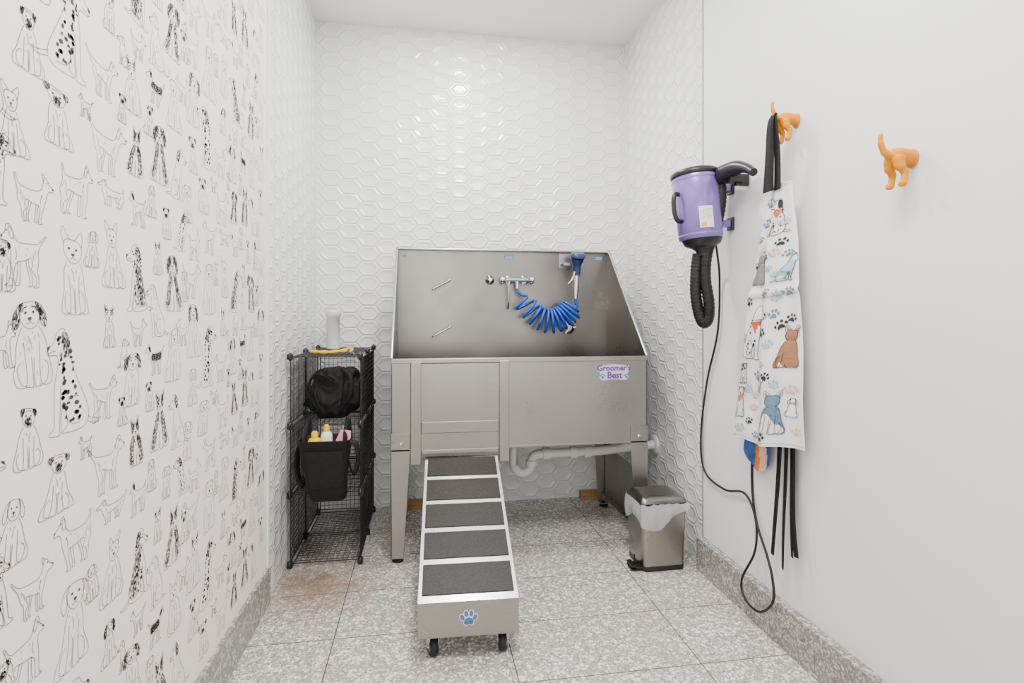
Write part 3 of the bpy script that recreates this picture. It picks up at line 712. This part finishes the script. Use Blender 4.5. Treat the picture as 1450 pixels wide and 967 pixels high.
b.rrect([(0, .028, .012, .008, 0, 0), (.06, .034, .016, .008, 0, 0), (.12, .032, .010, .006, .004, 0), (.165, .022, .003, .002, .006, .004)], 0, PMt)
b.obj('wipes_packet', [M_pink], loc=(cx+.05, cy, .475), label='pink crinkled wipes packet tucked in the black caddy', cat='packet')

for x, y, w_ in ((1.02, 3.33, .055), (-.05, 3.33, .045)):
    b = B(); b.box(x-w_, x+w_, y-.02, y+.02, 0, .05); b.obj('wood_block', [M_wood], loc=(x, y, 0), bevel=.002, label='raw timber offcut lying against the back wall', cat='wood block', group='timber offcuts by the wall')

# ------------------------------------------------------------------ dryer
dc = Vector((1.105, 2.10, 1.59)); dr = empty('pet_dryer', (1.105, 2.10, 1.59), 'purple cylindrical pet dryer with black hose mounted on wall', 'pet dryer')
DM = Matrix.Translation(dc) @ Matrix.Rotation(math.radians(-4), 4, 'Y') @ Matrix.Rotation(math.radians(-3), 4, 'X')
b = B(); b.lathe([(.080, -.135), (.086, -.128), (.091, 0), (.094, .115), (.090, .125)], DM, 40)
for z in (-.118, .108): b.lathe([(.0875 if z < 0 else .0945, z-.004), (.0885 if z < 0 else .0955, z), (.0875 if z < 0 else .0945, z+.004)], DM, 40)
b.obj('dryer_body', [M_purple], dr)
b = B(); b.lathe([(.096, .122), (.099, .128), (.098, .138), (.088, .146), (.03, .149)], DM, 40); b.lathe([(.07, .146), (.068, .152), (.02, .154)], DM, 30)
b.obj('top_cap', [M_black], dr)
b = B(); b.lathe([(.026, -.20), (.028, -.18), (.048, -.165), (.070, -.155), (.080, -.134)], DM @ Matrix.Translation((.005, 0, 0)), 30)
b.obj('outlet', [M_black], dr)
b = B(); b.tube([DM @ Vector(p) for p in smooth([(-.088, -.02, .05), (-.110, -.03, .048), (-.120, -.033, .02), (-.120, -.033, -.03), (-.108, -.03, -.058), (-.084, -.02, -.06)], 5)], .009, 12)
b.obj('handle', [M_black], dr)
b = B()
def onb(a, z, R=None):
    rr = (.0905 if z < 0 else .0915+z*.03)+(R or 0); return DM @ Vector((rr*math.cos(a), rr*math.sin(a), z))
def patch(a0, a1, z0, z1, m, off, n=8):
    vs = []
    for i in range(n+1):
        a = a0+(a1-a0)*i/n; vs += [onb(a, z0, off), onb(a, z1, off)]
    b.add(vs, [(2*i, 2*i+2, 2*i+3, 2*i+1) for i in range(n)], m)
ac = math.radians(-100)
patch(ac-.30, ac+.30, -.10, -.015, 0, .0012)
for i in range(6): patch(ac-.24, ac+.24-.1*(i % 2), -.03-.007*i, -.0287-.007*i, 1, .0018)
patch(ac-.24, ac-.02, -.095, -.078, 2, .0018, 3)
b.obj('rating_label', [M_plabel, M_gr, M_yellow], dr, label='white rating label')
for z in (.082, -.065):
    b = B()
    b.box(.07, XR-dc.x-.004, -.012, .012, z-.014, z+.014, 0, Matrix.Translation(dc)); b.box(XR-dc.x-.012, XR-dc.x-.001, -.022, .022, z-.026, z+.026, 1, Matrix.Translation(dc))
    b.obj('wall_bracket', [M_purple, M_black], dr, bevel=.003)
b = B(); b.tube(smooth([(1.16, 2.04, 1.700), (1.175, 1.99, 1.712), (1.183, 1.935, 1.712), (1.185, 1.88, 1.694), (1.182, 1.835, 1.668)], 4), [.028, .033, .034, .033, .032, .031, .030, .028, .026, .023, .021, .019, .018, .017, .016, .015, .015], 18)
b.rod((1.168, 2.05, 1.695), (1.166, 2.005, 1.708), .034, n=24)
b.box(1.20, XR-.001, 1.975, 1.995, 1.655, 1.70); b.box(1.17, 1.225, 1.965, 2.0, 1.665, 1.69)
b.obj('nozzle', [M_black], dr, bevel=.002, label='black tapered air nozzle')
hp = smooth([(1.108, 2.105, 1.40), (1.102, 2.11, 1.33), (1.103, 2.115, 1.24), (1.116, 2.115, 1.16), (1.134, 2.11, 1.118), (1.150, 2.10, 1.135), (1.148, 2.09, 1.20), (1.132, 2.09, 1.30), (1.134, 2.08, 1.40), (1.16, 2.06, 1.50), (1.175, 2.05, 1.60), (1.17, 2.04, 1.69)], 16)
b = B(); b.tube(hp, [.0225+.0012*math.sin(i*2.2) for i in range(len(hp))], 16); b.obj('air_hose', [M_rubber], dr)
b = B()
cp = [(1.16, 2.07, 1.47), (1.19, 2.10, 1.40), (1.24, 2.17, 1.30), (1.243, 2.19, 1.08), (1.243, 2.28, .855), (1.24, 2.33, .60), (1.243, 2.30, .45), (1.243, 2.136, .42), (1.24, 1.985, .452), (1.235, 1.905, .38), (1.225, 1.894, .265), (1.20, 1.94, .14), (1.19, 1.90, .085), (1.19, 1.81, .085), (1.19, 1.735, .16), (1.195, 1.745, .235), (1.21, 1.80, .295), (1.235, 1.895, .365), (1.248, 1.945, .465), (1.250, 1.95, .60), (1.250, 1.93, .70)]
b.tube(smooth(cp, 8), .0045, 8); b.obj('power_cord', [M_rubber], dr)

# ------------------------------------------------------------------ hooks
def hook(y, z, s, lab):
    b = B(); x = XR
    P = lambda dx, dy, dz: Vector((x-dx*s, y+dy*s, z+dz*s))
    b.lathe([(.022*s, 0), (.022*s, .004)], Matrix.Translation((x-.0005, y, z+.012*s)) @ Matrix.Rotation(-pi/2, 4, 'Y') @ Matrix.Diagonal((1.2, 1, 1, 1)), 24)
    b.tube(smooth([P(0, 0, .014), P(.03, 0, .018), P(.055, 0, .016), P(.068, 0, .006)], 4), [.020*s]*5+[.021*s]*4+[.018*s]*3+[.011*s], 16)
    for sg in (-1, 1):
        b.tube(smooth([P(.054, sg*.011, .010), P(.054, sg*.016, -.012), P(.042, sg*.019, -.031), P(.044, sg*.020, -.046), P(.046, sg*.020, -.060)], 4), [.016*s]*3+[.0135*s]*3+[.010*s]*3+[.0085*s]*4+[.0085*s]*4, 12)
        b.tube([P(.043, sg*.020, -.060), P(.058, sg*.020, -.062)], [.009*s, .008*s], 12)
    b.tube(smooth([P(.058, 0, .016), P(.078, 0, .020), P(.090, 0, .034), P(.096, 0, .054), P(.095, 0, .074)], 4), [.011*s]*3+[.0098*s]*4+[.008*s]*5+[.0062*s]*4+[.0038*s], 12)
    o = b.obj('coat_hook', [M_orange], loc=(x, y, z), label=lab, cat='hook', group='orange dog tail wall hooks')
    m = o.modifiers.new('rm', 'REMESH'); m.mode = 'VOXEL'; m.voxel_size = .002; m.use_smooth_shade = True
    m = o.modifiers.new('sm', 'SMOOTH'); m.iterations = 8; m.factor = .5
hook(1.700, 1.80, .95, 'orange dog hindquarters wall hook holding the apron strap')
hook(1.250, 1.545, .98, 'orange dog hindquarters wall hook with raised tail, empty')

# ------------------------------------------------------------------ apron
ROW = [(0., 2.000, 1.600, .675), (.25, 1.962, 1.604, .90), (.52, 1.910, 1.616, 1.18), (.56, 1.900, 1.619, 1.22), (.8, 1.835, 1.636, 1.42), (1., 1.770, 1.655, 1.595)]
def rowat(v):
    v = max(0, min(1, v))
    for i in range(len(ROW)-1):
        if v <= ROW[i+1][0]:
            t = (v-ROW[i][0])/(ROW[i+1][0]-ROW[i][0]); return [ROW[i][k]*(1-t)+ROW[i+1][k]*t for k in (1, 2, 3)]
    return ROW[-1][1:]
def ap(u, v, off=0):
    u = max(0, min(1, u)); v = max(0, min(1, v))
    yl, yr, z = rowat(v)
    y = yl+(yr-yl)*u; z = z+(.035*u+.006*math.sin(u*9))*(1-v)
    a = (1-v)*.9+.1; en = min(1, u*6, (1-u)*6)
    x = 1.208-.034*math.sin(pi*u)**.7*(.6+.4*a)-en*(.013*a*math.sin(u*11+.6+v*1.5)+.005*math.sin(u*24+v*4)*a)-.003*math.sin(v*16+u*5)
    if v > .5: x -= .007*math.exp(-((v-.56)/.015)**2)
    return Vector((x-off, y, z))
ae = empty('apron', (1.2, 1.75, .68), 'white apron printed with dogs and paws hanging from orange hook', 'apron')
b = B(); nu, nv = 70, 110
vs = [ap(i/nu, j/nv) for j in range(nv+1) for i in range(nu+1)]
b.add(vs, [(j*(nu+1)+i, j*(nu+1)+i+1, (j+1)*(nu+1)+i+1, (j+1)*(nu+1)+i) for j in range(nv) for i in range(nu)], 0, True)
HT = .92
def afn(x, y, lay):
    yl, yr, z = rowat(y/HT); return ap(x/(yl-yr), y/HT, .0016+.0006*lay)
A = Art(b, afn)
mats = [M_cloth, M_pk, M_gr, M_red, M_pb, M_pp, M_br, M_lb, M_wh, M_or]
def xy(u, v): yl, yr, z = rowat(v); return u*(yl-yr), v*HT
def pdog(u, v, h, kind, fl=1, ban=None, wx=1.5, **o):
    x, y = xy(u, v); A.T = lambda px, py: (x+px*h*fl*wx, y+py*h)
    dog(A, kind, .0018, 1, 2 if 'dk' not in o else o.pop('dk'), **o)
    if ban:
        if kind == 'side': A.fill([(-.07, .68), (.16, .70), (.14, .60), (.06, .46), (-.02, .60)], ban, 1, 2.2); A.dot(.05, .62, .015, 8, lay=2.5); A.dot(.09, .65, .012, 8, lay=2.5)
        else: A.fill([(-.13, .68), (.13, .68), (0, .50)], ban, 1, 2.2)
def paw(u, v, s, m, rot=0.):
    x, y = xy(u, v); c, sn = math.cos(rot), math.sin(rot)
    A.T = lambda px, py: (x+(px*c-py*sn)*s*1.3, y+(px*sn+py*c)*s)
    A.fill([(-.5, -.45), (-.35, .05), (0, .25), (.35, .05), (.5, -.45), (0, -.35)], m, 3, 1)
    for px, py in ((-.72, .2), (-.28, .65), (.28, .65), (.72, .2)): A.dot(px, py, .19, m, .26)
pdog(.66, .05, .140, 'front', ear='point', fillc=4, dk=4, patch=1, ban=4, wx=1.7)
pdog(.82, .30, .115, 'front', ear='point', fillc=6, dk=6, patch=1, wx=1.5)
pdog(.25, .33, .175, 'side', 1, fillc=8, spots=22, patch=1, dk=1, ban=3, wx=1.5)
pdog(.56, .80, .130, 'side', -1, fillc=8, spots=18, patch=1, dk=1, ban=3, wx=1.3)
pdog(.26, .60, .115, 'front', ear='point', fillc=2, dk=2, wx=1.6)
pdog(.80, .60, .100, 'side', 1, ear='point', fillc=7, wx=1.5)
pdog(.11, .09, .120, 'front', ear='flop', fillc=5, ban=9, wx=1.3)
pdog(.13, .235, .07, 'front', ear='pug', fillc=8)
pdog(.47, .21, .06, 'stand', ear='point', fillc=8, wx=1.2)
pdog(.88, .12, .065, 'front', ear='flop', fillc=8, wx=1.3)
rnd = random.Random(8)
for (u, v) in [(.32, .08), (.36, .19), (.92, .06), (.88, .22), (.52, .31), (.60, .38), (.66, .48), (.88, .46), (.08, .40), (.10, .53), (.52, .56), (.53, .66), (.88, .55), (.33, .745), (.74, .76), (.18, .79), (.33, .85), (.80, .84), (.42, .03), (.24, .21), (.70, .24), (.35, .93), (.48, .42), (.18, .04), (.42, .71), (.56, .03), (.86, .71), (.62, .72), (.14, .68), (.40, .27), (.76, .44), (.40, .50), (.36, .14), (.52, .48), (.60, .27), (.06, .29), (.72, .54), (.66, .63)]:
    paw(u, v, rnd.choice((.018, .021, .024)), rnd.choice((4, 5, 1, 7, 4, 1)), rnd.uniform(-.6, .6))
A.T = lambda x, y: (x, y)
for v in (.545, .012, .992):
    yl, yr, z = rowat(v); w_ = yl-yr; A.line([(w_*t/24, v*HT) for t in range(25)], .0016, 2, k=1)
o = b.obj('apron_cloth', mats, ae, norm=False)
b = B()
def ribbon(pts, w, m=0, tw=0.):
    P = smooth(pts, 6); vs = []
    n = len(P)
    for i, p in enumerate(P):
        ww = w if not isinstance(w, tuple) else w[0]+(w[1]-w[0])*i/(n-1)
        a = tw*i/n; d = Vector((math.sin(a)*.6, math.cos(a), 0))*ww/2
        for sx in (-.0012, .0012): vs += [p+d+Vector((sx, 0, 0)), p-d+Vector((sx, 0, 0))]
    fs = []
    for i in range(n-1):
        a = i*4; c = a+4
        fs += [(a, a+1, c+1, c), (a+2, c+2, c+3, a+3), (a, c, c+2, a+2), (a+1, a+3, c+3, c+1)]
    b.add(vs, fs, m, True)
ribbon([(1.170, 1.700, 1.832), (1.162, 1.708, 1.80), (1.170, 1.724, 1.70), (1.174, 1.738, 1.575)], (.020, .058))
b.obj('neck_strap', [M_fabric], ae)
b = B(); ribbon([(1.174, 1.698, 1.832), (1.168, 1.693, 1.80), (1.179, 1.696, 1.70), (1.182, 1.699, 1.575)], (.018, .046), tw=.3)
b.obj('neck_strap', [M_fabric], ae)
for pts_, w_, t_ in (([(1.236, 1.760, .78), (1.230, 1.762, .60), (1.225, 1.775, .42), (1.222, 1.785, .30)], .024, .4), ([(1.234, 1.72, .80), (1.226, 1.718, .60), (1.22, 1.722, .40), (1.22, 1.725, .275)], .020, .6),
                     ([(1.236, 1.69, .80), (1.230, 1.685, .60), (1.222, 1.672, .45), (1.22, 1.655, .345)], .017, -.6), ([(1.240, 1.705, .80), (1.236, 1.70, .62), (1.23, 1.695, .48), (1.23, 1.69, .33)], .015, .4)):
    b = B(); ribbon(pts_, w_, tw=t_); b.obj('waist_tie', [M_fabric], ae)
b = B(); nu, nv = 24, 30
def cl(u, v):
    return Vector((1.238-.004*math.sin(u*14)*(1-v)-.003*math.sin(v*9), 1.99-.19*v-(.17-.08*v)*u, .625+.8*v-.06*math.sin(u*pi*.9)*(1-v)))
vs = [cl(i/nu, j/nv) for j in range(nv+1) for i in range(nu+1)]
for j in range(nv):
    for i in range(nu):
        q = [(j*(nu+1)+i), (j*(nu+1)+i+1), ((j+1)*(nu+1)+i+1), ((j+1)*(nu+1)+i)]
        m = (0, 0, 1, 2)[int(i/5+j/7) % 4]
        b.add([vs[k] for k in q], [(0, 1, 2, 3)], m, True)
o = b.obj('patterned_cloth', [M_navy, M_or, M_pp], loc=(1.236, 1.9, .63), label='blue and orange patterned cloth hanging behind the apron', cat='cloth', norm=False)

# ------------------------------------------------------------------ lights
def area(name, loc, rot, size, power, col=(1, 1, 1), shape='DISK', sy=None):
    l = bpy.data.lights.new(name, 'AREA'); l.shape = shape; l.size = size; l.energy = power; l.color = col
    if sy: l.size_y = sy
    o = bpy.data.objects.new(name, l); COL.objects.link(o); o.location = loc; o.rotation_euler = rot; return o
area('downlight', (.26, 2.60, 2.862), (0, 0, 0), .20, 36, (1, .985, .96))
area('ceiling_panel_light', (.32, .9, 2.86), (0, 0, 0), .8, 66, (1, .985, .965), 'SQUARE')
area('rear_fill_light', (.32, -1.55, 1.5), (math.radians(90), 0, 0), 1.7, 26, (1, .995, .99), 'RECTANGLE', 1.8)  # fill lamp added behind the camera, out of view, to brighten the front
w = bpy.data.worlds.new('world'); bpy.context.scene.world = w; w.use_nodes = True
w.node_tree.nodes['Background'].inputs[0].default_value = (.9, .95, 1, 1); w.node_tree.nodes['Background'].inputs[1].default_value = .3

# ------------------------------------------------------------------ camera
cd = bpy.data.cameras.new('camera'); cam = bpy.data.objects.new('camera', cd); COL.objects.link(cam)
cam.location = (0, 0, 1.15); cam.rotation_euler = (math.radians(90), 0, math.radians(-9.1))
cd.sensor_width = 36; cd.lens = 780/1450*36; cd.shift_y = -37.5/1450; cd.clip_start = .02
bpy.context.scene.camera = cam
for o in bpy.data.objects:
    if 'wbase' in o: del o['wbase']
